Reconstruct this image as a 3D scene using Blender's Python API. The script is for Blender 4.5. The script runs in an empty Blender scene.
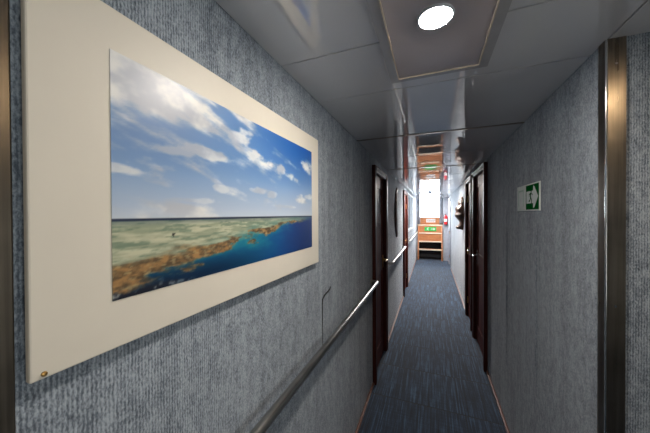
import bpy, bmesh, math, random
from mathutils import Vector, Matrix, noise
random.seed(4)
C = bpy.context.scene.collection
PI = math.pi

# ------------------------------------------------------------------ sizes
XW = 0.51          # half the corridor width
ZC = 2.11          # ceiling height
YE = 10.3          # end wall
YB = -1.7          # back wall of the lobby
XR = 1.9           # right wall of the lobby
YC = 1.11          # corner where the corridor opens into the lobby
T = 0.1            # wall thickness
ZT = ZC + 0.012    # wall top, behind the ceiling joint

# ------------------------------------------------------------------ helpers
def lin(c):
    return tuple((v / 255 / 12.92) if v / 255 <= 0.04045 else ((v / 255 + 0.055) / 1.055) ** 2.4 for v in c)

def bm_box(bm, x0, x1, y0, y1, z0, z1, bevel=0.0, seg=2):
    r = bmesh.ops.create_cube(bm, size=1)
    vs = r['verts']
    for v in vs:
        v.co = Vector(((x0 + x1) / 2 + v.co.x * (x1 - x0), (y0 + y1) / 2 + v.co.y * (y1 - y0), (z0 + z1) / 2 + v.co.z * (z1 - z0)))
    if bevel:
        es = list({e for v in vs for e in v.link_edges})
        bmesh.ops.bevel(bm, geom=es, offset=bevel, segments=seg, affect='EDGES', profile=0.5)

def bm_tube(bm, pts, r, n=16, cap=True):
    pts = [Vector(p) for p in pts]
    rings = []
    prev = None
    for i, p in enumerate(pts):
        if i == 0: d = pts[1] - p
        elif i == len(pts) - 1: d = p - pts[i - 1]
        else: d = (pts[i + 1] - p).normalized() + (p - pts[i - 1]).normalized()
        d.normalize()
        if prev is None:
            a = d.orthogonal().normalized()
        else:
            a = (prev - d * prev.dot(d)).normalized()
        prev = a
        b = d.cross(a)
        rr = r[i] if isinstance(r, (list, tuple)) else r
        rings.append([bm.verts.new(p + (a * math.cos(2 * PI * k / n) + b * math.sin(2 * PI * k / n)) * rr) for k in range(n)])
    for i in range(len(rings) - 1):
        for k in range(n):
            bm.faces.new((rings[i][k], rings[i][(k + 1) % n], rings[i + 1][(k + 1) % n], rings[i + 1][k]))
    if cap:
        bm.faces.new(rings[0][::-1]); bm.faces.new(rings[-1])

def bm_lathe(bm, prof, cx, cy, n=32):
    """prof: list of (radius, z), radius 0 closes"""
    rings = []
    for r, z in prof:
        if r == 0:
            rings.append([bm.verts.new((cx, cy, z))])
        else:
            rings.append([bm.verts.new((cx + r * math.cos(2 * PI * k / n), cy + r * math.sin(2 * PI * k / n), z)) for k in range(n)])
    for i in range(len(rings) - 1):
        A, B = rings[i], rings[i + 1]
        for k in range(n):
            k2 = (k + 1) % n
            if len(A) == 1: bm.faces.new((A[0], B[k2], B[k]))
            elif len(B) == 1: bm.faces.new((A[k], A[k2], B[0]))
            else: bm.faces.new((A[k], A[k2], B[k2], B[k]))

def bm_prism(bm, poly, f, d):
    """extrude polygon (list of 2D) ; f maps (a,b,t) to 3D, thickness t from 0 to d"""
    lo = [bm.verts.new(f(a, b, 0)) for a, b in poly]
    hi = [bm.verts.new(f(a, b, d)) for a, b in poly]
    n = len(poly)
    bm.faces.new(lo[::-1]); bm.faces.new(hi)
    for k in range(n):
        bm.faces.new((lo[k], lo[(k + 1) % n], hi[(k + 1) % n], hi[k]))

def obj(name, bm, m, parent=None, smooth=False):
    bmesh.ops.recalc_face_normals(bm, faces=bm.faces)
    me = bpy.data.meshes.new(name)
    if parent is not None and parent.type == 'EMPTY':
        bmesh.ops.translate(bm, verts=bm.verts, vec=-parent.location)
    bm.to_mesh(me); bm.free()
    o = bpy.data.objects.new(name, me); C.objects.link(o)
    if m: me.materials.append(m)
    if smooth:
        for p in me.polygons: p.use_smooth = True
        try: me.set_sharp_from_angle(angle=math.radians(40))
        except Exception: pass
    if parent is not None: o.parent = parent
    return o

def thing(name, label, cat, loc=(0, 0, 0), group=None):
    o = bpy.data.objects.new(name, None); C.objects.link(o)
    o.empty_display_size = 0.05
    o.location = loc
    o['label'] = label; o['category'] = cat
    if group: o['group'] = group
    return o

def tag(o, label, cat, group=None):
    o['label'] = label; o['category'] = cat
    if group: o['group'] = group
    return o

def struct(name, bm, m, smooth=False):
    o = obj(name, bm, m, None, smooth); o['kind'] = 'structure'
    return o

def B(*a, **k):
    bm = bmesh.new(); bm_box(bm, *a, **k); return bm

# ------------------------------------------------------------------ materials
class Mat:
    def __init__(s, name):
        s.m = bpy.data.materials.new(name); s.m.use_nodes = True
        s.t = s.m.node_tree; s.b = s.t.nodes['Principled BSDF']
        s.co = None
    def n(s, typ, **kw):
        nd = s.t.nodes.new(typ)
        for k, v in kw.items():
            if k in nd.inputs: s.put(nd.inputs[k], v)
            else: setattr(nd, k, v)
        return nd
    def put(s, sock, v):
        if isinstance(v, bpy.types.NodeSocket): s.t.links.new(v, sock)
        else: sock.default_value = v
    def math(s, op, a, b=0.0, c=None):
        nd = s.t.nodes.new('ShaderNodeMath'); nd.operation = op
        s.put(nd.inputs[0], a); s.put(nd.inputs[1], b)
        if c is not None: s.put(nd.inputs[2], c)
        return nd.outputs[0]
    def coord(s):
        if s.co is None:
            s.co = s.n('ShaderNodeTexCoord').outputs['Object']
        return s.co
    def xyz(s):
        nd = s.t.nodes.new('ShaderNodeSeparateXYZ'); s.t.links.new(s.coord(), nd.inputs[0]); return nd.outputs
    def scaled(s, sc):
        nd = s.t.nodes.new('ShaderNodeMapping'); s.t.links.new(s.coord(), nd.inputs[0]); nd.inputs['Scale'].default_value = sc
        return nd.outputs[0]
    def noise(s, vec, scale=1.0, detail=2.0, rough=0.5, w=None):
        nd = s.t.nodes.new('ShaderNodeTexNoise')
        if w is not None:
            nd.noise_dimensions = '4D'; s.put(nd.inputs['W'], w)
        s.put(nd.inputs['Vector'], vec); nd.inputs['Scale'].default_value = scale
        nd.inputs['Detail'].default_value = detail; nd.inputs['Roughness'].default_value = rough
        return nd.outputs[0]
    def ramp(s, fac, stops):
        nd = s.t.nodes.new('ShaderNodeValToRGB'); s.put(nd.inputs[0], fac)
        el = nd.color_ramp.elements
        while len(el) < len(stops): el.new(0.5)
        for e, (p, c) in zip(el, stops):
            e.position = p; e.color = (*lin(c), 1)
        return nd.outputs[0]
    def mixc(s, fac, a, b, mode='MIX'):
        nd = s.t.nodes.new('ShaderNodeMix'); nd.data_type = 'RGBA'; nd.blend_type = mode
        s.put(nd.inputs[0], fac)
        for sock, v in ((nd.inputs[6], a), (nd.inputs[7], b)):
            s.put(sock, v if isinstance(v, bpy.types.NodeSocket) else (*lin(v), 1))
        return nd.outputs[2]
    def bump(s, h, strength=0.3, dist=0.002):
        nd = s.t.nodes.new('ShaderNodeBump'); s.put(nd.inputs['Height'], h)
        nd.inputs['Strength'].default_value = strength; nd.inputs['Distance'].default_value = dist
        s.t.links.new(nd.outputs[0], s.b.inputs['Normal'])
    def set(s, **kw):
        for k, v in kw.items():
            k = k.replace('_', ' ')
            if k == 'Base Color' and not isinstance(v, bpy.types.NodeSocket): v = (*lin(v), 1)
            s.put(s.b.inputs[k], v)
        return s

def plain(name, c, rough=0.5, metal=0.0, var=0.06, scale=30.0, spec=0.5):
    k = Mat(name)
    nz = k.noise(k.coord(), scale, 3)
    lo = tuple(v * (1 - var) for v in c); hi = tuple(min(255, v * (1 + var)) for v in c)
    k.set(Base_Color=k.ramp(nz, [(0.3, lo), (0.7, hi)]), Roughness=rough, Metallic=metal, Specular_IOR_Level=spec)
    return k.m

def m_wall_carpet():
    k = Mat('ribbed_wall_carpet')
    x, y, z = k.xyz()[:3]
    a = k.math('ADD', x, y)
    jig = k.math('MULTIPLY', k.noise(k.scaled((30, 30, 90)), 1, 2), 0.004)
    a = k.math('ADD', a, jig)
    rib = k.math('SINE', k.math('MULTIPLY', a, 2 * PI / 0.0062))
    fibre = k.noise(k.scaled((300, 300, 150)), 1, 2, 0.7)
    fleck = k.noise(k.scaled((210, 210, 120)), 1, 3, 0.75)
    tuft = k.noise(k.scaled((60, 60, 34)), 1, 3, 0.7)
    patch = k.noise(k.scaled((5, 5, 2.0)), 1, 3, 0.55)
    streak = k.noise(k.scaled((26, 26, 0.7)), 1, 2, 0.5)
    v = k.math('ADD', k.math('MULTIPLY', fibre, 0.30), k.math('MULTIPLY', k.math('ADD', fleck, tuft), 0.23))
    v = k.math('ADD', v, k.math('MULTIPLY', k.math('ADD', rib, 1.0), 0.035))
    v = k.math('ADD', v, k.math('MULTIPLY', patch, 0.11))
    v = k.math('ADD', v, k.math('MULTIPLY', streak, 0.09))
    col = k.ramp(v, [(0.33, (38, 44, 53)), (0.455, (94, 104, 115)), (0.58, (166, 176, 186))])
    k.set(Base_Color=col, Roughness=0.95, Specular_IOR_Level=0.15, Sheen_Weight=0.2, Sheen_Roughness=0.6)
    h = k.math('ADD', k.math('MULTIPLY', rib, 0.18), k.math('MULTIPLY', k.math('ADD', fleck, tuft), 1.0))
    h = k.math('ADD', h, k.math('MULTIPLY', streak, 1.0))
    k.bump(h, 0.4, 0.0022)
    return k.m

def m_floor_carpet():
    k = Mat('striped_floor_carpet')
    x, y, z = k.xyz()[:3]
    ty = k.math('DIVIDE', k.math('ADD', y, 0.18), 0.5)
    tile = k.math('FLOOR', ty)
    fr = k.math('FRACT', ty)
    tx = k.math('FRACT', k.math('ADD', k.math('DIVIDE', x, 0.5), 0.52))
    w = k.math('MULTIPLY', tile, 7.3)
    s1 = k.noise(k.scaled((95, 2.2, 1)), 1, 2, 0.6, w)
    s2 = k.noise(k.scaled((30, 6, 1)), 1, 2, 0.6, w)
    s3 = k.noise(k.scaled((260, 260, 1)), 1, 2, 0.7)
    lat = k.noise(k.scaled((5, 60, 1)), 1, 2, 0.6)
    v = k.math('ADD', k.math('MULTIPLY', s1, 0.5), k.math('MULTIPLY', s2, 0.22))
    v = k.math('ADD', v, k.math('MULTIPLY', s3, 0.18))
    v = k.math('ADD', v, k.math('MULTIPLY', lat, 0.10))
    col = k.ramp(v, [(0.36, (7, 15, 26)), (0.5, (26, 45, 68)), (0.66, (74, 108, 140))])
    seam = k.math('LESS_THAN', k.math('ABSOLUTE', k.math('SUBTRACT', fr, 0.5)), 0.491)
    seamx = k.math('LESS_THAN', k.math('ABSOLUTE', k.math('SUBTRACT', tx, 0.5)), 0.496)
    sm = k.math('MULTIPLY', seam, seamx)
    col = k.mixc(sm, (16, 22, 32), col)
    k.set(Base_Color=col, Roughness=0.85, Specular_IOR_Level=0.3, Sheen_Weight=0.15, Sheen_Roughness=0.6)
    h = k.math('ADD', k.math('MULTIPLY', s1, 1.0), k.math('MULTIPLY', s3, 0.6))
    h = k.math('ADD', h, k.math('MULTIPLY', sm, 0.6))
    k.bump(h, 0.5, 0.003)
    return k.m

def m_ceiling():
    k = Mat('glossy_ceiling_panel')
    n1 = k.noise(k.scaled((3, 2, 1)), 1, 3, 0.5)
    n2 = k.noise(k.scaled((2.2, 1.2, 1)), 1, 1.5, 0.4)
    col = k.ramp(n1, [(0.3, (218, 216, 216)), (0.7, (228, 225, 225))])
    k.set(Base_Color=col, Roughness=0.02, IOR=2.3, Specular_IOR_Level=0.5)
    k.bump(n2, 0.03, 0.01)
    return k.m

def m_steel(name, c=(150, 146, 138), rough=0.28, axis=2, contrast=0.12):
    k = Mat(name)
    sc = [140, 140, 140]; sc[axis] = 3
    n1 = k.noise(k.scaled(tuple(sc)), 1, 3, 0.6)
    n2 = k.noise(k.scaled((6, 6, 6)), 1, 3, 0.6)
    v = k.math('ADD', k.math('MULTIPLY', n1, 0.5), k.math('MULTIPLY', n2, 0.5))
    lo = tuple(x * (1 - contrast * 2) for x in c); hi = tuple(min(255, x * (1 + contrast)) for x in c)
    k.set(Base_Color=k.ramp(v, [(0.3, lo), (0.7, hi)]), Metallic=1.0,
          Roughness=k.math('ADD', k.math('MULTIPLY', v, 0.2), rough - 0.1))
    k.bump(n1, 0.06, 0.001)
    return k.m

def m_wood(name, dark, lite, rough=0.3, sc=(60, 60, 3), spec=0.5):
    k = Mat(name)
    d = k.noise(k.scaled((4, 4, 1)), 1, 2)
    nd = k.t.nodes.new('ShaderNodeMapping'); k.t.links.new(k.coord(), nd.inputs[0]); nd.inputs['Scale'].default_value = sc
    va = k.t.nodes.new('ShaderNodeVectorMath'); va.operation = 'ADD'
    k.t.links.new(nd.outputs[0], va.inputs[0]); k.t.links.new(d, va.inputs[1])
    g = k.noise(va.outputs[0], 1, 4, 0.6)
    k.set(Base_Color=k.ramp(g, [(0.32, dark), (0.68, lite)]), Roughness=rough, Specular_IOR_Level=spec)
    k.bump(g, 0.1, 0.001)
    return k.m

def m_emit(name, c, strength):
    k = Mat(name)
    k.set(Base_Color=(255, 255, 255), Roughness=0.4)
    k.b.inputs['Emission Color'].default_value = (*lin(c), 1)
    k.b.inputs['Emission Strength'].default_value = strength
    return k.m

def m_print():
    k = Mat('printed_seascape')
    a = k.n('ShaderNodeAttribute', attribute_name='print_colour')
    k.set(Base_Color=a.outputs['Color'], Roughness=0.35, Specular_IOR_Level=0.35)
    return k.m

def m_glass(name='window_glass', tint=(0.97, 0.99, 1, 1)):
    k = Mat(name)
    t = k.t; t.nodes.remove(k.b)
    out = t.nodes['Material Output']
    tr = t.nodes.new('ShaderNodeBsdfTransparent'); tr.inputs[0].default_value = tint
    gl = t.nodes.new('ShaderNodeBsdfGlossy'); gl.inputs['Roughness'].default_value = 0.02
    fr = t.nodes.new('ShaderNodeFresnel'); fr.inputs[0].default_value = 1.45
    mx = t.nodes.new('ShaderNodeMixShader')
    t.links.new(fr.outputs[0], mx.inputs[0]); t.links.new(tr.outputs[0], mx.inputs[1]); t.links.new(gl.outputs[0], mx.inputs[2])
    t.links.new(mx.outputs[0], out.inputs['Surface'])
    return k.m

WALL = m_wall_carpet(); FLOOR = m_floor_carpet(); CEIL = m_ceiling()
STEEL = m_steel('brushed_steel_post', (150, 140, 126), 0.30)
RAILM = m_steel('brushed_steel_rail', (178, 176, 170), 0.30, 1)
CHROME = plain('chrome', (200, 200, 200), 0.15, 1.0)
BRASS = plain('brass', (190, 150, 90), 0.3, 1.0)
MAHOG = m_wood('dark_mahogany', (48, 18, 12), (104, 44, 31), 0.5, (70, 70, 3), 0.1)
MAHOGF = m_wood('mahogany_frame', (42, 18, 14), (76, 34, 26), 0.45, (70, 70, 3), 0.15)
PINE = m_wood('orange_pine', (164, 102, 62), (192, 132, 88), 0.4, (4, 60, 60))
NOSE = m_wood('pale_tread_edge', (206, 190, 168), (228, 216, 198), 0.45, (4, 60, 60))
TRIMW = m_wood('copper_brown_trim', (104, 66, 52), (146, 98, 80), 0.35, (60, 2, 60))
CARVE = m_wood('carved_brown_wood', (34, 20, 14), (92, 58, 38), 0.5, (14, 14, 9))
CARVT = m_wood('tan_carved_wood', (130, 94, 66), (172, 132, 98), 0.5, (14, 14, 9))
MATB = plain('cream_mat_board', (220, 214, 200), 0.5, 0, 0.012, 6)
BLACK = plain('black_plastic', (22, 22, 24), 0.5)
DARK = plain('dark_joint_and_shade', (20, 21, 24), 0.8)
HATCH = plain('grey_hatch_panel', (186, 175, 174), 0.3, 0, 0.02, 4)
HFRAME = plain('grey_hatch_border', (180, 176, 175), 0.2, 0, 0.03, 10)
ALU = plain('pale_edging', (214, 200, 178), 0.3)
WHITEP = plain('white_paint', (214, 218, 222), 0.4, 0, 0.02)
GREYF = plain('grey_fabric', (150, 152, 162), 0.9, 0, 0.08, 40)
GREYP = plain('grey_partition', (158, 164, 176), 0.7, 0, 0.05, 12)
BLUEW = plain('pale_blue_door_paint', (150, 160, 170), 0.5, 0, 0.03, 6)
GREEN = plain('sign_green', (16, 96, 42), 0.6, 0, 0.03, 30, 0.0)
GREENB = plain('bright_sign_green', (46, 168, 74), 0.4, 0, 0.03)
MINT = plain('pale_mint', (240, 248, 243), 0.6, 0, 0.02, 30, 0.0)
RED = plain('extinguisher_red', (206, 40, 48), 0.3, 0, 0.04)
PRINT = m_print(); GLASS = m_glass(); TINTED = m_glass('tinted_glass', (0.29, 0.285, 0.275, 1))
LAMP = m_emit('warm_led', (255, 244, 232), 215.0)
LAMP2 = m_emit('unseen_lobby_led', (255, 222, 180), 45.0)
LAMP3 = m_emit('amber_led', (255, 246, 238), 800.0)

# ------------------------------------------------------------------ setting
bm = bmesh.new()
bm_box(bm, -XW - T, XW + T, YC, YE + T, -0.06, 0)
bm_box(bm, -XW - T, XR + T, YB - T, YC, -0.06, 0)
struct('floor', bm, FLOOR)

DOORS_L = [(2.47, 3.13, 2.01), (5.26, 6.00, 2.01)]
DOORS_R = [(3.07, 3.84, 2.07), (4.06, 4.66, 2.07), (8.45, 9.20, 2.02)]

def wall_with_doors(name, xin, sgn, y0, y1, doors):
    bm = bmesh.new()
    xa, xb = sorted((xin, xin + sgn * T))
    y = y0
    for op in doors:
        d0, d1, top = op[:3]
        bm_box(bm, xa, xb, y, d0, 0, ZT)
        bm_box(bm, xa, xb, d0, d1, top, ZT)
        if len(op) > 3: bm_box(bm, xa, xb, d0, d1, 0, op[3])
        y = d1
    bm_box(bm, xa, xb, y, y1, 0, ZT)
    return struct(name, bm, WALL)

WIN_L = (6.15, 8.1, 2.06, 1.15)      # window in the left wall near the stairs
WIN_S = (-1.25, 0.35, 1.95, 0.85)  # unseen lobby window, added for more daylight on the near walls
wl = wall_with_doors('wall_left', -XW, -1, YB, YE, DOORS_L + [WIN_L])
wr = wall_with_doors('wall_right', XW, 1, YC, YE, DOORS_R)
bm = B(XW + T, XR, YC, YC + T, 0, ZT); struct('wall_front', bm, WALL)
bm = B(-XW - T, XR + T, YB - T, YB, 0, ZT); struct('wall_back', bm, WALL)
wall_with_doors('wall_lobby', XR, 1, YB, YC + T, [WIN_S])

# raised / opened carpet seams on the walls
def ridge(y, z0, z1, x, sgn, hw, h, wav=0.004, seed=0):
    bm = bmesh.new(); n = 26; cols = []
    for i in range(n + 1):
        t = i / n; z = z0 + (z1 - z0) * t
        env = math.sin(PI * t) ** 0.5 * (0.6 + 0.4 * noise.noise((seed, 0, t * 6)))
        yc = y + wav * noise.noise((seed, 3, t * 5))
        row = []
        for j in range(7):
            q = -1 + j / 3
            row.append(bm.verts.new((x - sgn * h * env * max(0, math.cos(q * PI / 2)) + sgn * 0.0006, yc + q * hw, z)))
        cols.append(row)
    for i in range(n):
        for j in range(6):
            bm.faces.new((cols[i][j], cols[i][j + 1], cols[i + 1][j + 1], cols[i + 1][j]))
    return bm
for y, z0, z1, h, s in ((1.72, 0.55, 1.57, 0.011, 1), (2.32, 0.4, 1.72, 0.008, 2)):
    o = obj('carpet_seam', ridge(y, z0, z1, XW, 1, 0.02, h, 0.012, s), WALL, wr, True)
# torn seam at the left: thin dark lip with curled top
pts = [(-XW + 0.002, 1.228, z) for z in (0.90, 0.96, 1.02, 1.08, 1.12)] + [(-XW + 0.002, 1.232, 1.146), (-XW + 0.003, 1.26, 1.160), (-XW + 0.003, 1.31, 1.166), (-XW + 0.003, 1.335, 1.172), (-XW + 0.002, 1.35, 1.182)]
bm = bmesh.new(); bm_tube(bm, pts, [0.001, 0.0015, 0.002, 0.0025, 0.003, 0.0035, 0.0035, 0.003, 0.002, 0.001], 8)
o = obj('carpet_seam', bm, DARK, wl, True); o['label'] = 'dark open seam in the wall carpet'
obj('carpet_seam', ridge(1.245, 0.88, 1.15, -XW, -1, 0.016, 0.005, 0.003, 7), WALL, wl, True)

# ceiling: slightly sagging glossy panels with dark joints
def panel(bm, x0, x1, y0, y1, g=0.003, sag=0.0003, nx=10, ny=12):
    x0 += g; x1 -= g; y0 += g; y1 -= g
    V = []
    for j in range(ny + 1):
        row = []
        for i in range(nx + 1):
            a, b = i / nx, j / ny
            z = ZC - sag * math.sin(PI * a) * math.sin(PI * b) if 0 < i < nx and 0 < j < ny else ZC
            row.append(bm.verts.new((x0 + (x1 - x0) * a, y0 + (y1 - y0) * b, z)))
        V.append(row)
    for j in range(ny):
        for i in range(nx):
            bm.faces.new((V[j][i], V[j + 1][i], V[j + 1][i + 1], V[j][i + 1]))
    # turned-up rims
    rim = [V[0][i] for i in range(nx + 1)] + [V[j][nx] for j in range(1, ny + 1)] + [V[ny][i] for i in range(nx - 1, -1, -1)] + [V[j][0] for j in range(ny - 1, 0, -1)]
    up = [bm.verts.new((v.co.x, v.co.y, ZC + 0.012)) for v in rim]
    for k in range(len(rim)):
        k2 = (k + 1) % len(rim)
        bm.faces.new((rim[k], rim[k2], up[k2], up[k]))
bm = bmesh.new()
ys = [YB, -1.25, -0.55, 0.15, 0.85, 1.195, 1.92, 2.62, 3.32, 4.02, 4.72, 5.42, 6.12, 6.82, 7.52, 8.22, 8.92, 9.62, YE]
for a, b in zip(ys, ys[1:]):
    panel(bm, -XW, XW, a, b)
for a, b in zip([YB, -0.9, -0.1, YC], [-0.9, -0.1, YC]):
    panel(bm, XW, 1.2, a, b, sag=0.0003)
    panel(bm, 1.2, XR, a, b, sag=0.0003)
ce = struct('ceiling', bm, CEIL, True)
bm = bmesh.new(); bm_box(bm, -XW - T - 0.02, XW + T + 0.02, YB - T - 0.02, YE + T + 0.02, ZC + 0.012, ZC + 0.06); bm_box(bm, XW + T + 0.02, XR + T + 0.02, YB - T - 0.02, YC + T + 0.02, ZC + 0.012, ZC + 0.06)
obj('ceiling_backing', bm, DARK, ce)

bm = bmesh.new()
for yy in (1.92, 3.32):
    bm_box(bm, -XW, XW, yy - 0.012, yy + 0.012, ZC - 0.004, ZC + 0.004, 0.002)
o = obj('joint_strip', bm, STEEL, ce)

# end wall with window
WX0, WX1, WZ0, WZ1 = -0.41, 0.27, 1.44, ZC
bm = bmesh.new()
bm_box(bm, -XW - T, WX0, YE, YE + T, 0, ZT); bm_box(bm, WX1, XW + T, YE, YE + T, 0, ZT)
bm_box(bm, WX0, WX1, YE, YE + T, 0, WZ0); bm_box(bm, WX0, WX1, YE, YE + T, WZ1 + 0.001, ZT)
struct('wall_end', bm, GREYP)
w = thing('window_1', 'bright window at the end of the corridor', 'window', ((WX0 + WX1) / 2, YE + 0.03, WZ0))
del w['label']; del w['category']; w['kind'] = 'structure'
bm = bmesh.new(); f = 0.015
bm_box(bm, WX0, WX0 + f, YE - 0.01, YE + 0.05, WZ0, WZ1); bm_box(bm, WX1 - f, WX1, YE - 0.01, YE + 0.05, WZ0, WZ1)
bm_box(bm, WX0 + f, WX1 - f, YE - 0.01, YE + 0.05, WZ0, WZ0 + f)
obj('window_frame', bm, WHITEP, w)
obj('window_pane', B(WX0 + f, WX1 - f, YE + 0.02, YE + 0.026, WZ0 + f, WZ1), GLASS, w)

def side_window(idx, xin, sgn, op, glass=GLASS):
    y0_, y1_, zt, zb = op
    r = bpy.data.objects.new('window_%d' % idx, None); C.objects.link(r); r.location = (xin, y0_, zb); r['kind'] = 'structure'
    xa, xb = sorted((xin - sgn * 0.004, xin + sgn * (T + 0.004)))
    g = 0.03; bm = bmesh.new()
    bm_box(bm, xa, xb, y0_, y0_ + g, zb, zt, 0.003); bm_box(bm, xa, xb, y1_ - g, y1_, zb, zt, 0.003)
    bm_box(bm, xa, xb, y0_ + g, y1_ - g, zb, zb + g, 0.003); bm_box(bm, xa, xb, y0_ + g, y1_ - g, zt - g, zt, 0.003)
    ym = (y0_ + y1_) / 2
    bm_box(bm, min(xin + sgn * 0.06, xin + sgn * 0.095), max(xin + sgn * 0.06, xin + sgn * 0.095), ym - 0.015, ym + 0.015, zb + g, zt - g)
    obj('window_frame', bm, WHITEP, r)
    bm = bmesh.new(); a, b = sorted((xin + sgn * 0.075, xin + sgn * 0.081))
    bm_box(bm, a, b, y0_ + g, ym - 0.015, zb + g, zt - g); bm_box(bm, a, b, ym + 0.015, y1_ - g, zb + g, zt - g)
    obj('window_pane', bm, glass, r)
    pl = bpy.data.lights.new('window_daylight_portal', 'AREA'); pl.shape = 'RECTANGLE'; pl.size = zt - zb; pl.size_y = y1_ - y0_
    pl.cycles.is_portal = True
    p = bpy.data.objects.new('window_daylight_portal', pl); C.objects.link(p)
    p.location = (xin + sgn * (T + 0.012), ym, (zb + zt) / 2); p.rotation_euler = (0, sgn * PI / 2, 0)
side_window(2, -XW, -1, WIN_L, m_glass('grey_glass', (0.30, 0.315, 0.33, 1)))
side_window(3, XR, 1, WIN_S, TINTED)

# partition at the right of the stair
struct('wall_right_return', B(0.355, XW, 9.75, 9.79, 0, ZC), GREYP)
struct('wall_left_return', B(-XW, -0.475, 9.75, 9.79, 0, ZC), GREYP)

# baseboards
def base(name, x, sgn, spans):
    bm = bmesh.new()
    for a, b in spans:
        xa, xb = sorted((x, x - sgn * 0.018))
        bm_box(bm, xa, xb, a, b, 0, 0.026, 0.006, 2)
    return struct(name, bm, TRIMW)
base('baseboard_left', -XW, -1, [(0.18, 2.43), (3.17, 5.22), (6.04, 9.74)])
base('baseboard_right', XW, 1, [(YC + 0.04, 3.03), (3.88, 4.02), (4.70, 8.41), (9.24, 9.74)])

# steel posts
bm = bmesh.new()
bm_prism(bm, [(XW - 0.002, YC + 0.034), (XW - 0.006, YC + 0.034), *[(XW - 0.006 + 0.006 - 0.006 * math.cos(a_), YC - 0.007 + 0.006 - 0.006 * math.sin(a_)) for a_ in [i_ * PI / 16 for i_ in range(9)]], (XW + 0.042, YC - 0.007), (XW + 0.042, YC - 0.001), (XW - 0.002, YC - 0.001)],
         lambda a, b, t: (a, b, t), ZC)
pr = struct('trim_1', bm, STEEL, True)
bm = bmesh.new(); bm_tube(bm, [(XW - 0.0035, YC - 0.0045, 0.001), (XW - 0.0035, YC - 0.0045, ZC - 0.001)], 0.003, 12)
obj('added_glint_bead', bm, CHROME, pr, True)  # added bead, gives the post corner its bright highlight line
for dx in (0.018,):
    for z in (1.28, 2.03):
        bm = bmesh.new(); bm_tube(bm, [(XW + dx, YC - 0.006, z), (XW + dx, YC - 0.0095, z)], 0.0035, 12)
        obj('screw', bm, CHROME, pr, True)
bm = bmesh.new(); bm_tube(bm, [(XW - 0.005, YC + 0.02, 1.28), (XW - 0.008, YC + 0.02, 1.28)], 0.003, 12)
obj('screw', bm, CHROME, pr, True)
bm = bmesh.new(); bm_box(bm, -XW, -XW + 0.006, 0.09, 0.172, 0, ZC, 0.002)
struct('trim_2', bm, STEEL)

# ------------------------------------------------------------------ doors
def door(idx, xin, sgn, d0, d1, top, near_handle, leaf_mat=MAHOG, frame_mat=MAHOGF, proud=0.028):
    """sgn +1 right wall, -1 left wall; leaf recessed in the opening"""
    r = bpy.data.objects.new('door_%d' % idx, None); C.objects.link(r)
    r.location = (xin, (d0 + d1) / 2, 0); r['kind'] = 'structure'
    fw = 0.045
    def X(a, b): return sorted((xin + sgn * a, xin + sgn * b))
    bm = bmesh.new()
    xa, xb = X(-proud, 0.07)
    bm_box(bm, xa, xb, d0, d0 + fw, 0, top, 0.004); bm_box(bm, xa, xb, d1 - fw, d1, 0, top, 0.004)
    bm_box(bm, xa, xb, d0 + fw, d1 - fw, top - fw, top, 0.004)
    xa, xb = X(-proud - 0.006, -0.0005)
    bm_box(bm, xa, xb, d0 - 0.035, d0 + 0.012, 0, top + 0.012, 0.004); bm_box(bm, xa, xb, d1 - 0.012, d1 + 0.035, 0, top + 0.012, 0.004)
    bm_box(bm, xa, xb, d0 + 0.012, d1 - 0.012, top - 0.012, top + 0.012, 0.004)
    obj('door_frame', bm, frame_mat, r)
    bm = bmesh.new()
    xa, xb = X(0.012, 0.052)
    L0, L1 = d0 + fw + 0.0005, d1 - fw - 0.0005
    bm_box(bm, xa, xb, L0, L1, 0.001, top - fw - 0.0005)
    # stiles and rails standing slightly proud of the panels
    xa, xb = X(0.006, 0.014)
    s = 0.10
    bm_box(bm, xa, xb, L0, L0 + s, 0.008, top - fw - 0.003, 0.002); bm_box(bm, xa, xb, L1 - s, L1, 0.008, top - fw - 0.003, 0.002)
    for za, zb in ((0.008, 0.2), (0.95, 1.09), (top - fw - 0.13, top - fw - 0.003)):
        bm_box(bm, xa, xb, L0 + s, L1 - s, za, zb, 0.002)
    leaf = obj('door_leaf', bm, leaf_mat, r)
    hy = L0 + 0.05 if near_handle else L1 - 0.05
    q = 1 if near_handle else -1
    hz = 1.06
    bm = bmesh.new()
    xa, xb = X(0.0, 0.007)
    bm_box(bm, xa, xb, hy - 0.02, hy + 0.02, hz - 0.09, hz + 0.05, 0.003)
    x1 = xin + sgn * 0.0; x2 = xin - sgn * 0.045
    bm_tube(bm, [(x1, hy, hz), (x2 + sgn * 0.01, hy, hz), (x2, hy + q * 0.012, hz), (x2, hy + q * 0.06, hz), (x2 + sgn * 0.004, hy + q * 0.11, hz)], [0.010, 0.009, 0.009, 0.009, 0.007], 12)
    obj('door_handle', bm, BRASS if sgn < 0 else CHROME, r, True)
    bm = bmesh.new()
    hy2 = L1 if near_handle else L0
    for z in (0.25, 1.0, top - 0.28):
        bm_tube(bm, [(xin + sgn * 0.0, hy2, z - 0.05), (xin + sgn * 0.0, hy2, z + 0.05)], 0.007, 10)
    obj('hinge', bm, BRASS, r, True)
    xa, xb = X(0.071, 0.1)
    o = obj('door_leak_panel', B(xa, xb, d0, d1, 0.0, top), DARK, r)  # unseen panel, stops daylight leaking in around the leaf
    return r
door(1, -XW, -1, *DOORS_L[0], False)
door(2, -XW, -1, *DOORS_L[1], True)
door(3, XW, 1, *DOORS_R[0], False)
door(4, XW, 1, *DOORS_R[1], True)
door(5, XW, 1, *DOORS_R[2], True, BLUEW, GREYP, 0.02)

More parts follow.
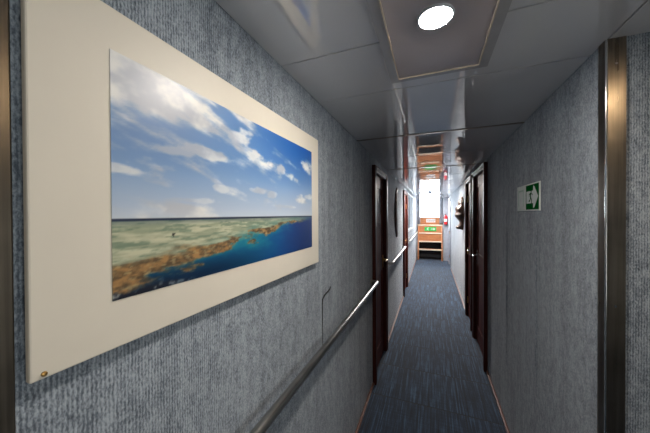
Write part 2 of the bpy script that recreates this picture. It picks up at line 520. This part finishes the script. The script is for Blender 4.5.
# ------------------------------------------------------------------ framed photograph
PX = -0.488
pt = thing('wall_picture', 'large landscape seascape photograph on a cream mat board on left wall', 'picture', (PX, 0.66, 1.35))
Y0, Y1, Z0, Z1 = 0.179, 1.140, 1.349, 1.913
y0, y1, z0, z1 = 0.277, 1.063, 1.429, 1.842
bm = bmesh.new()
bm_box(bm, PX - 0.012, PX, Y0, Y1, Z0, Z1, 0.0025, 2)
obj('mat_board', bm, MATB, pt)
bm = bmesh.new(); bm_box(bm, -XW + 0.0002, PX - 0.012, Y0 + 0.03, Y1 - 0.03, Z0 + 0.03, Z1 - 0.03)
obj('backing_board', bm, BLACK, pt)
bm = bmesh.new()
bm_tube(bm, [(PX, 0.193, 1.356), (PX + 0.002, 0.193, 1.356), (PX + 0.003, 0.193, 1.356)], [0.0035, 0.0033, 0.002], 12)
obj('screw', bm, BRASS, pt, True)

def fbm(x, y, s, o=5, seed=0.0):
    return noise.fractal((x * s, y * s, seed), 0.9, 2.1, o)
def sm(a, b, x):
    t = max(0, min(1, (x - a) / (b - a))); return t * t * (3 - 2 * t)
def mx(a, b, t): return tuple(p + (q - p) * t for p, q in zip(a, b))
def interp(x, tab):
    for (a, fa), (b, fb) in zip(tab, tab[1:]):
        if x <= b: return fa + (fb - fa) * (x - a) / (b - a)
    return tab[-1][1]
HV = 0.325
ASP = 1.9
def scene_colour(u, v):
    X = u * ASP
    if v > HV:
        h = (v - HV) / (1 - HV)
        sky = mx((178, 194, 214), (112, 150, 198), sm(0.0, 0.55, h))
        sky = mx(sky, (34, 92, 172), sm(0.25, 1.0, h) * sm(0.15, 0.95, u) )
        sky = mx(sky, (104, 132, 176), 0.5 * sm(0.5, 0, u) * sm(0.1, 0.7, h))
        # streaky cloud deck upper left, thinning to the right
        n = fbm(X * 0.8 + v * 0.9, v * 3.0 + X * 0.5, 2.3, 6, 3.1)
        n2 = fbm(X + 4, v * 2.2, 5.5, 5, 8.7)
        bias = 0.68 * sm(0.34, 1.0, h) * sm(0.62, 0.0, u) + 0.12 * sm(0.12, 0.3, h) * sm(0.75, 0.1, u)
        c = sm(0.10, 0.62, n * 0.7 + n2 * 0.22 + bias)
        # separate puffs
        for (pu, pv, ru, rv, st) in ((0.42, 0.86, 0.09, 0.045, 0.9), (0.50, 0.78, 0.06, 0.04, 0.9), (0.66, 0.73, 0.07, 0.05, 1), (0.76, 0.68, 0.05, 0.035, 0.9), (0.93, 0.80, 0.07, 0.05, 1),
                                     (0.52, 0.52, 0.05, 0.025, 0.8), (0.60, 0.50, 0.03, 0.02, 0.7), (0.85, 0.48, 0.07, 0.035, 0.9), (0.97, 0.52, 0.05, 0.03, 0.7), (0.32, 0.50, 0.03, 0.02, 0.7),
                                     (0.10, 0.57, 0.06, 0.035, 0.9), (0.03, 0.53, 0.05, 0.02, 0.8), (0.15, 0.66, 0.06, 0.03, 0.8), (0.27, 0.69, 0.07, 0.03, 0.9), (0.2, 0.42, 0.08, 0.012, 0.5), (0.7, 0.41, 0.1, 0.012, 0.5)):
            d = math.hypot((u - pu) / ru, (v - pv) / rv) / 1.3
            c = max(c, st * sm(0.15, 0.75, 1.15 - d + 0.75 * n2 + 0.3 * n))
        shade = sm(-0.3, 0.5, fbm(X, v * 1.6 + 0.06, 4.5, 4, 5.5))
        cl = mx((186, 190, 198), (240, 238, 232), shade)
        sky = mx(sky, cl, 0.92 * c)
        return mx(sky, (206, 212, 220), 0.4 * sm(0.12, 0.0, h))
    d = (HV - v) / HV
    wob = 0.10 * fbm(X, v * 4, 5, 5, 1.3) + 0.04 * fbm(X, v * 3, 18, 4, 2.2)
    dr = interp(u, [(0, 0.76), (0.18, 0.62), (0.51, 0.34), (0.76, 0.15), (1.0, 0.03)])
    hw = interp(u, [(0, 0.20), (0.2, 0.19), (0.3, 0.08), (0.51, 0.10), (0.76, 0.05), (1.0, 0.01)])
    q = d - dr + wob
    shal = mx((152, 160, 136), (196, 196, 168), sm(-0.4, 0.5, fbm(X, v * 7, 6, 5, 9.9)))
    shal = mx(shal, (96, 122, 104), 0.6 * sm(0.1, 0.5, fbm(X, v * 9, 9, 4, 4.4)))
    teal = mx((34, 132, 150), (18, 92, 136), sm(0.0, 0.4, q + 0.5 * wob))
    deep = mx((20, 78, 142), (20, 42, 102), sm(0.55, 1.0, u))
    sea = mx(teal, deep, sm(0.50, 0.86, u + 0.25 * (q - 0.1) + 0.3 * wob))
    sea = mx(sea, (12, 30, 58), 0.85 * sm(0.5, 0.95, d) * sm(0.7, 0.2, u))
    reef = mx((92, 74, 54), (166, 126, 80), sm(-0.4, 0.5, fbm(X, v * 2.5, 16, 5, 6.1)))
    reef = mx(reef, (190, 176, 130), 0.5 * sm(0.15, 0.55, fbm(X, v * 2.5, 24, 4, 7.1)))
    c = mx(shal, (92, 140, 132), 0.7 * sm(-0.22, 0.02, q) * sm(0.1, 0.4, u))
    c = mx(c, sea, sm(-0.03, 0.13, q))
    r = sm(hw * 1.15, hw * 0.35, abs(q) + 0.6 * wob - 0.10 * fbm(X, v * 5, 7, 5, 12.1)) * (0.95 if u < 0.82 else 0.5)
    c = mx(c, reef, r)
    c = mx(c, mx((30, 34, 46), (168, 172, 168), sm(0.0, 0.5, fbm(X, v, 22, 4, 3.3))), sm(0.86, 0.98, d + wob) * sm(0.3, 0.05, u))
    c = mx(c, (28, 58, 112), sm(0.80, 1.0, u) * 0.8)
    c = mx(c, (70, 96, 104), 0.5 * sm(0.12, 0.02, d))
    if 0.13 < u < 0.155:   # small dark bird-like speck
        if abs((u - 0.142) * ASP) + abs(v - 0.245 - 0.5 * abs(u - 0.142)) < 0.012: c = (60, 60, 56)
    return mx(c, (22, 36, 66), sm(0.035, 0.012, d))
NU, NV = 300, 160
bm = bmesh.new(); grid = []
cols = []
xs = PX + 0.0015
for j in range(NV + 1):
    row = []
    for i in range(NU + 1):
        u, v = i / NU, j / NV
        row.append(bm.verts.new((xs, y0 + (y1 - y0) * u, z0 + (z1 - z0) * v)))
        cols.append((*lin(scene_colour(u, v)), 1.0))
    grid.append(row)
for j in range(NV):
    for i in range(NU):
        bm.faces.new((grid[j][i], grid[j][i + 1], grid[j + 1][i + 1], grid[j + 1][i]))
rim = grid[0][:] + [grid[j][NU] for j in range(1, NV + 1)] + grid[NV][NU - 1::-1] + [grid[j][0] for j in range(NV - 1, 0, -1)]
bk = [bm.verts.new((PX - 0.001, v.co.y, v.co.z)) for v in rim]
cols += [(0.75, 0.72, 0.66, 1.0)] * len(bk)
for k in range(len(rim)):
    k2 = (k + 1) % len(rim); bm.faces.new((rim[k], bk[k], bk[k2], rim[k2]))
po = obj('photo_print', bm, PRINT, pt)
at = po.data.color_attributes.new('print_colour', 'FLOAT_COLOR', 'POINT')
at.data.foreach_set('color', [c for col in cols for c in col])

# ------------------------------------------------------------------ handrails
RX, RZ, RR = -0.453, 0.962, 0.0165
def rail(a, b, label, brs):
    r = thing('handrail', label, 'handrail', (RX, a, RZ), 'handrails along the left wall')
    bm = bmesh.new()
    bm_tube(bm, [(-XW + 0.004, a, RZ), (RX - 0.025, a, RZ), (RX - 0.008, a + 0.008, RZ), (RX, a + 0.028, RZ), (RX, (a + b) / 2, RZ), (RX, b - 0.028, RZ), (RX - 0.008, b - 0.008, RZ), (RX - 0.025, b, RZ), (-XW + 0.004, b, RZ)], RR, 20)
    obj('rail_tube', bm, RAILM, r, True)
    for y in (a, b):
        bm = bmesh.new(); bm_tube(bm, [(-XW, y, RZ), (-XW + 0.006, y, RZ)], 0.03, 20)
        obj('end_flange', bm, RAILM, r, True)
    for y in brs:
        bm = bmesh.new()
        bm_tube(bm, [(-XW, y, RZ - 0.06), (-XW + 0.006, y, RZ - 0.06)], 0.026, 16)
        bm_tube(bm, [(-XW + 0.005, y, RZ - 0.06), (RX - 0.012, y, RZ - 0.058), (RX, y, RZ - 0.045), (RX, y, RZ - 0.012)], 0.007, 10)
        obj('wall_bracket', bm, RAILM, r, True)
rail(0.22, 2.39, 'long steel handrail on left wall under the big picture', (1.95,))
rail(3.36, 5.14, 'steel handrail on left wall between the two dark doors', (4.2,))
rail(6.22, 9.55, 'steel handrail on left wall beyond the second dark door', (7.9,))

# ------------------------------------------------------------------ carvings
# left: bowed crescent against the wall
def blob_strip(pts, base_x, sgn):
    """pts: (y, z, half width along wall, depth) ; half-round relief on the wall"""
    bm = bmesh.new(); rows = []
    n = len(pts)
    for i, (y, z, hw, dp) in enumerate(pts):
        a = Vector(pts[max(0, i - 1)][:2]); b = Vector(pts[min(n - 1, i + 1)][:2])
        t = (b - a).normalized(); nn = Vector((-t.y, t.x))
        row = []
        for k in range(11):
            ang = PI * k / 10
            off = math.cos(ang) * hw; h = math.sin(ang) ** 0.7 * dp * (1 + 0.15 * noise.noise((y * 14, z * 14, k * 0.6)))
            row.append(bm.verts.new((base_x - sgn * h, y + nn.x * off, z + nn.y * off)))
        rows.append(row)
    for i in range(n - 1):
        for k in range(10):
            bm.faces.new((rows[i][k], rows[i][k + 1], rows[i + 1][k + 1], rows[i + 1][k]))
    bm.faces.new(rows[0]); bm.faces.new(rows[-1])
    for i in range(n - 1):
        bm.faces.new((rows[i][0], rows[i + 1][0], rows[i + 1][-1], rows[i][-1]))
    return bm
pts = []
for i in range(25):
    t = i / 24; a = math.radians(-58 + 116 * t)
    R = 0.41
    wv = 0.062 * (0.45 + 0.55 * math.sin(PI * (0.15 + 0.8 * t))) * (1.25 if t < 0.12 else 1)
    pts.append((4.48 - R * math.cos(a) , 1.60 + R * math.sin(a), wv, 0.03 * (0.7 + 0.5 * math.sin(PI * t))))
tag(obj('wood_carving', blob_strip(pts, -XW, -1), CARVE, None, True), 'dark bowed crescent shaped wood carving on left wall', 'carving')
# right: irregular carved relief standing out from the wall
cr = thing('wood_carving', 'dark brown carved wooden relief with tan patches on right wall', 'carving', (XW, 5.3, 1.28))
prof = [(1.285, 0.02, 0.05), (1.30, 0.10, 0.08), (1.335, 0.118, 0.10), (1.37, 0.075, 0.11), (1.41, 0.05, 0.13), (1.45, 0.065, 0.16), (1.50, 0.105, 0.20), (1.55, 0.13, 0.22), (1.60, 0.105, 0.22), (1.64, 0.12, 0.22), (1.68, 0.105, 0.21), (1.72, 0.07, 0.20), (1.76, 0.085, 0.18), (1.80, 0.065, 0.15), (1.84, 0.045, 0.11), (1.87, 0.02, 0.05)]
bm = bmesh.new(); rows = []
NP = 46
for i in range(NP + 1):
    z = prof[0][0] + (prof[-1][0] - prof[0][0]) * i / NP
    dp = interp(z, [(p[0], p[1]) for p in prof]); hw = interp(z, [(p[0], p[2]) for p in prof])
    row = []
    for k in range(19):
        ang = PI * k / 18
        s = math.sin(ang)
        h = s ** 0.75 * dp * (1 + 0.22 * noise.noise((k * 0.7, z * 18, 2.0)))
        row.append(bm.verts.new((XW - h, 5.3 - math.cos(ang) * hw * (1 + 0.12 * noise.noise((z * 12, k, 5))), z)))
    rows.append(row)
for i in range(NP):
    for k in range(18):
        bm.faces.new((rows[i][k], rows[i][k + 1], rows[i + 1][k + 1], rows[i + 1][k]))
    bm.faces.new((rows[i][0], rows[i + 1][0], rows[i + 1][-1], rows[i][-1]))
bm.faces.new(rows[0]); bm.faces.new(rows[-1])
obj('carved_body', bm, CARVE, cr, True)
for (yy, zz, hw, l, dp) in ((5.21, 1.61, 0.03, 0.10, 0.105), (5.24, 1.72, 0.03, 0.07, 0.085), (5.24, 1.335, 0.025, 0.05, 0.10)):
    bm = blob_strip([(yy, zz - l / 2 + l * i / 8, hw * math.sin(PI * (0.06 + 0.88 * i / 8)), dp * (0.6 + 0.4 * math.sin(PI * i / 8))) for i in range(9)], XW, 1)
    obj('tan_patch', bm, CARVT, cr, True)

# ------------------------------------------------------------------ direction sign on right wall
sg = thing('exit_sign', 'green and white emergency arrow sign on the right wall beside steel post', 'sign', (XW, 1.84, 1.583))
sy0, sy1, sz0, sz1 = 1.655, 2.035, 1.583, 1.734       # sy0 is nearest to the camera (right in the photo)
bm = B(XW - 0.006, XW, sy0, sy1, sz0, sz1, bevel=0.0015); obj('sign_plate', bm, MINT, sg)  # bare far half paints in window glare; the border is pale print
bm = B(XW - 0.0072, XW - 0.0058, sy0 + 0.008, 1.86, sz0 + 0.008, sz1 - 0.008); obj('green_field', bm, GREEN, sg)
def sf(a, b, t): return (XW - 0.0070 - t, a, b)
zc = (sz0 + sz1) / 2
bm = bmesh.new()
bm_prism(bm, [(1.668, zc), (1.722, zc + 0.055), (1.738, zc + 0.060), (1.742, zc + 0.034), (1.85, zc + 0.034), (1.85, zc - 0.034), (1.742, zc - 0.034), (1.738, zc - 0.060), (1.722, zc - 0.055)], sf, 0.0009)
obj('arrow', bm, MINT, sg)
def runner(f, yc, zc, s, flip, bm, d):
    def P(poly): bm_prism(bm, [(yc + flip * a * s, zc + b * s) for a, b in poly], f, d)
    P([(0.06 + 0.09 * math.cos(k * PI / 6), 0.40 + 0.09 * math.sin(k * PI / 6)) for k in range(12)])
    P([(-0.08, 0.28), (0.08, 0.30), (0.03, -0.02), (-0.12, -0.02)])
    P([(-0.12, 0.0), (0.03, 0.0), (0.20, -0.20), (0.14, -0.46), (0.06, -0.44), (0.10, -0.22)])
    P([(-0.12, 0.0), (-0.02, 0.0), (-0.14, -0.26), (-0.36, -0.30), (-0.36, -0.22), (-0.20, -0.18)])
    P([(0.06, 0.28), (0.26, 0.10), (0.34, 0.16), (0.30, 0.20), (0.26, 0.17), (0.08, 0.32)])
    P([(-0.07, 0.28), (-0.30, 0.20), (-0.34, 0.02), (-0.28, 0.02), (-0.25, 0.15), (-0.06, 0.20)])
bm = bmesh.new(); runner(lambda a, b, t: (XW - 0.0078 - t, a, b), 1.775, zc, 0.085, -1, bm, 0.0008)
obj('running_figure', bm, GREEN, sg)
PALEG = plain('faint_green', (206, 226, 214), 0.6, 0, 0.02, 30, 0.0)
bm = bmesh.new()
for a, b, c, d in ((1.905, 1.915, -0.05, 0.05), (1.995, 2.005, -0.05, 0.05), (1.915, 1.995, 0.04, 0.05)):
    bm_box(bm, XW - 0.0066, XW - 0.0058, a, b, zc + c, zc + d)
o = obj('door_outline', bm, PALEG, sg); o['label'] = 'faint pale green door outline'

# ------------------------------------------------------------------ ceiling hatch and lamps
ht = thing('ceiling_hatch', 'grey rectangular ceiling hatch panel around the near round lamp', 'hatch', (0.018, 0.6, ZC))
hx0, hx1, hy0, hy1 = -0.122, 0.158, 0.17, 1.095
bm = B(hx0 + 0.004, hx1 - 0.004, hy0 + 0.004, hy1 - 0.004, ZC - 0.008, ZC - 0.0014, bevel=0.001); obj('hatch_panel', bm, HATCH, ht)
def ring4(bm, x0, x1, yy0, yy1, w, za, zb):
    bm_box(bm, x0, x0 + w, yy0, yy1, za, zb); bm_box(bm, x1 - w, x1, yy0, yy1, za, zb)
    bm_box(bm, x0 + w, x1 - w, yy0, yy0 + w, za, zb); bm_box(bm, x0 + w, x1 - w, yy1 - w, yy1, za, zb)
bm = bmesh.new(); ring4(bm, hx0 - 0.03, hx1 + 0.03, hy0 - 0.03, hy1 + 0.03, 0.030, ZC - 0.006, ZC - 0.0013); obj('hatch_border', bm, HFRAME, ht)
bm = bmesh.new(); ring4(bm, hx0, hx1, hy0, hy1, 0.0035, ZC - 0.011, ZC - 0.0013); obj('edging', bm, ALU, ht)

def downlight(x, y, z, r, label, mat, ring=WHITEP):
    t = thing('ceiling_light', label, 'light', (x, y, z), 'round ceiling downlights')
    bm = bmesh.new(); bm_lathe(bm, [(r * 0.98, z), (r * 1.12, z), (r * 1.12, z - 0.003), (r * 1.0, z - 0.006), (r * 0.96, z - 0.004), (r * 0.98, z)], x, y, 40)
    obj('trim_ring', bm, ring, t, True)
    bm = bmesh.new(); bm_lathe(bm, [(0, z - 0.0005), (r * 0.96, z - 0.0005), (r * 0.96, z - 0.004), (r * 0.8, z - 0.007), (r * 0.45, z - 0.009), (0, z - 0.0095)], x, y, 40)
    obj('diffuser', bm, mat, t, True)
    return t
downlight(0.010, 0.785, ZC - 0.008, 0.042, 'bright warm round downlight in the near ceiling hatch', LAMP)
downlight(0.1, 8.75, ZC - 0.0015, 0.055, 'added small round downlight just before the far stairs', LAMP3)  # added lamp to brighten the stairs and the floor before them
downlight(-0.05, 5.63, ZC - 0.0015, 0.055, 'small amber round downlight far down the corridor ceiling', LAMP3, BRASS)
for x, y in ((0.74, 0.50), (0.1, -1.1)):  # lobby lamps out of view, added for extra light
    t = downlight(x, y, ZC - 0.0015, 0.042, 'unseen round lobby downlight near the steel corner post' if x > 0.5 else 'added unseen lobby downlight farthest from the corridor', LAMP2)
sd = thing('smoke_detector', 'small dark round detector on ceiling before the far window', 'smoke detector', (-0.05, 7.15, ZC))
bm = bmesh.new(); bm_lathe(bm, [(0, ZC - 0.001), (0.06, ZC - 0.001), (0.06, ZC - 0.012), (0.045, ZC - 0.03), (0, ZC - 0.034)], -0.05, 7.15, 28); obj('detector_body', bm, GREYP, sd, True)
bm = bmesh.new(); bm_lathe(bm, [(0, ZC - 0.033), (0.02, ZC - 0.033), (0.016, ZC - 0.042), (0, ZC - 0.043)], -0.05, 7.15, 20); obj('detector_cap', bm, BLACK, sd, True)

# ------------------------------------------------------------------ stair at the end
SX0, SX1 = -0.455, 0.33
st = thing('wooden_stairs', 'steep orange wooden stairs with pale tread edges under the far window', 'stairs', ((SX0 + SX1) / 2, 9.62, 0))
TR = [(9.66, 0.375), (9.74, 0.640), (9.84, 0.920), (9.94, 1.190)]
for sx in (SX0, SX1 - 0.035):
    bm = bmesh.new()
    poly = [(9.62, 0), (9.80, 0), (9.83, 0.30), (10.08, 1.165), (9.945, 1.165), (9.65, 0.36)]
    bm_prism(bm, poly, lambda a, b, t: (sx + t, a, b), 0.035)
    obj('stringer', bm, PINE, st)
for i, (y, z) in enumerate(TR):
    dep = 0.17 if i < 3 else YE - y - 0.02
    xa, xb = (SX0 + 0.035, SX1 - 0.035) if i < 3 else (SX0 - 0.01, SX1 + 0.01)
    bm = bmesh.new(); bm_box(bm, xa, xb, y, y + dep, z - 0.022, z)
    tr = obj('tread', bm, PINE, st)
    bm = bmesh.new(); bm_box(bm, xa, xb, y - 0.014, y, z - 0.036, z + 0.004, 0.003)
    o = obj('tread_edge', bm, NOSE, tr); o.location = (0, 0, 0)
    for v in o.data.vertices: v.co -= st.location
    o['label'] = 'pale tread edging'
for i in (1, 2):
    y, z = TR[i]; z2 = TR[i + 1][1]
    bm = B(SX0 + 0.035, SX1 - 0.035, TR[i + 1][0] + 0.004, TR[i + 1][0] + 0.018, z, z2 - 0.036); obj('riser', bm, PINE, st)
bm = B(SX0 + 0.035, SX1 - 0.035, 10.02, 10.035, 0.0, 0.62); o = obj('back_panel', bm, DARK, st); o['label'] = 'dark panel painted as the shade behind the open lower steps'  # near-black sheet stands in for shade under the stairs
struct('trim_3', B(SX0 + 0.06, SX1 - 0.06, YE - 0.016, YE, 1.192, 1.432), PINE)

es = thing('exit_sign', 'bright green running figure sign on the far stairs', 'sign', (-0.05, 9.94, 1.0))
yq = TR[3][0] - 0.015
bm = B(-0.24, 0.14, yq - 0.004, yq, 0.975, 1.115); obj('sign_plate', bm, GREENB, es)
bm = bmesh.new()
runner(lambda a, b, t: (a, yq - 0.0042 - t, b), -0.13, 1.045, 0.115, 1, bm, 0.001)
obj('running_figure', bm, WHITEP, es)
bm = bmesh.new(); bm_prism(bm, [(-0.03, 1.055), (0.05, 1.055), (0.05, 1.085), (0.11, 1.045), (0.05, 1.005), (0.05, 1.035), (-0.03, 1.035)], lambda a, b, t: (a, yq - 0.0042 - t, b), 0.001)
obj('arrow', bm, WHITEP, es)

ns = thing('notice_sign', 'small white notice on wood panel just below the far window', 'notice', (-0.04, YE - 0.02, 1.3))
yn = YE - 0.016
bm = B(-0.19, 0.115, yn - 0.004, yn, 1.26, 1.385); obj('notice_plate', bm, WHITEP, ns)
INK = plain('grey_ink', (120, 124, 128), 0.6)
bm = bmesh.new()
for r_, zz in enumerate((1.35, 1.325, 1.30)):
    x = -0.165
    while x < 0.075:
        wd = random.uniform(0.02, 0.05); bm_box(bm, x, x + wd, yn - 0.0048, yn - 0.0038, zz - 0.006, zz + 0.006); x += wd + 0.012
o = obj('text_lines', bm, INK, ns)

# curtains
def curtain(x0, x1, z0_, z1_, y, label):
    bm = bmesh.new(); n = 40; rows = []
    for z in [z0_ + (z1_ - z0_) * k / 14 for k in range(15)]:
        row = []
        for i in range(n + 1):
            t = i / n
            g = 0.85 + 0.15 * math.sin(z * 5)
            row.append(bm.verts.new((x0 + (x1 - x0) * t, y + 0.018 * g * math.sin(t * PI * 7 + 0.3 * math.sin(z * 3)), z)))
        rows.append(row)
    for k in range(14):
        for i in range(n):
            bm.faces.new((rows[k][i], rows[k][i + 1], rows[k + 1][i + 1], rows[k + 1][i]))
    o = obj('curtain', bm, GREYF, None, True)
    md = o.modifiers.new('thick', 'SOLIDIFY'); md.thickness = 0.004
    return tag(o, label, 'curtain', 'curtains at the far window')
curtain(-0.475, -0.385, 1.22, 2.09, 10.22, 'grey pleated curtain hanging at left side of the far window')
curtain(0.245, 0.42, 1.22, 2.09, 10.22, 'grey pleated curtain hanging at right side of the far window')

# fire extinguisher
fe = thing('mounted_fire_extinguisher', 'red fire extinguisher with white label at right of far stairs', 'fire extinguisher', (0.425, 9.69, 1.2))
cx, cy = 0.425, 9.685
bm = bmesh.new(); bm_lathe(bm, [(0, 1.215), (0.048, 1.215), (0.055, 1.225), (0.055, 1.46), (0.045, 1.495), (0.02, 1.515), (0.018, 1.53), (0, 1.53)], cx, cy, 24); obj('cylinder_body', bm, RED, fe, True)
bm = bmesh.new(); bm_lathe(bm, [(0.0555, 1.31), (0.0562, 1.31), (0.0562, 1.40), (0.0555, 1.40)], cx, cy, 24); obj('wrap_label', bm, WHITEP, fe, True)
bm = bmesh.new(); bm_box(bm, cx - 0.012, cx + 0.012, cy - 0.015, cy + 0.015, 1.528, 1.56, 0.003); bm_box(bm, cx - 0.01, cx + 0.01, cy - 0.10, cy + 0.01, 1.562, 1.572, 0.002); bm_box(bm, cx - 0.01, cx + 0.01, cy - 0.08, cy - 0.01, 1.535, 1.542, 0.002); obj('valve_lever', bm, BLACK, fe)
bm = bmesh.new(); bm_tube(bm, [(cx - 0.012, cy, 1.545), (cx - 0.05, cy - 0.01, 1.55), (cx - 0.068, cy - 0.012, 1.50), (cx - 0.066, cy - 0.012, 1.32), (cx - 0.062, cy - 0.012, 1.28)], [0.007, 0.007, 0.007, 0.007, 0.011], 10); obj('hose', bm, BLACK, fe, True)
bm = bmesh.new(); bm_box(bm, cx - 0.02, cx + 0.02, cy + 0.05, 9.75, 1.30, 1.48); obj('wall_bracket', bm, BLACK, fe)

# ------------------------------------------------------------------ sky and camera
wd = bpy.data.worlds.new('sky'); bpy.context.scene.world = wd; wd.use_nodes = True
bg = wd.node_tree.nodes['Background']; bg.inputs[0].default_value = (0.93, 0.97, 1.0, 1); bg.inputs[1].default_value = 20.0
pl = bpy.data.lights.new('window_daylight_portal', 'AREA'); pl.shape = 'RECTANGLE'; pl.size = WX1 - WX0; pl.size_y = WZ1 - WZ0
pl.cycles.is_portal = True
plo = bpy.data.objects.new('window_daylight_portal', pl); C.objects.link(plo)
plo.location = ((WX0 + WX1) / 2, YE + T + 0.01, (WZ0 + WZ1) / 2); plo.rotation_euler = (-PI / 2, 0, 0)   # faces -Y

cam = bpy.data.cameras.new('camera'); co = bpy.data.objects.new('camera', cam); C.objects.link(co)
cam.sensor_width = 36; cam.lens = 267.43 / 650 * 36; cam.clip_start = 0.01
yaw, pitch, roll = 0.380263, -0.008008, -0.005227
cyw, syw = math.cos(yaw), math.sin(yaw)
F = Vector((-syw * math.cos(pitch), cyw * math.cos(pitch), math.sin(pitch)))
R = Vector((cyw, syw, 0)); U = R.cross(F)
R2 = R * math.cos(roll) + U * math.sin(roll); U2 = -R * math.sin(roll) + U * math.cos(roll)
M = Matrix(((R2.x, U2.x, -F.x, 0), (R2.y, U2.y, -F.y, 0), (R2.z, U2.z, -F.z, 1.57), (0, 0, 0, 1)))
co.matrix_world = M
sc = bpy.context.scene
sc.camera = co
sc.view_settings.view_transform = 'Standard'; sc.view_settings.look = 'None'
sc.view_settings.gamma = 1.0; sc.view_settings.use_curve_mapping = False
sc.view_settings.exposure = 1.3
sc.cycles.use_denoising = True
sc.cycles.max_bounces = 10; sc.cycles.diffuse_bounces = 6; sc.cycles.glossy_bounces = 6
sc.cycles.sample_clamp_indirect = 6.0
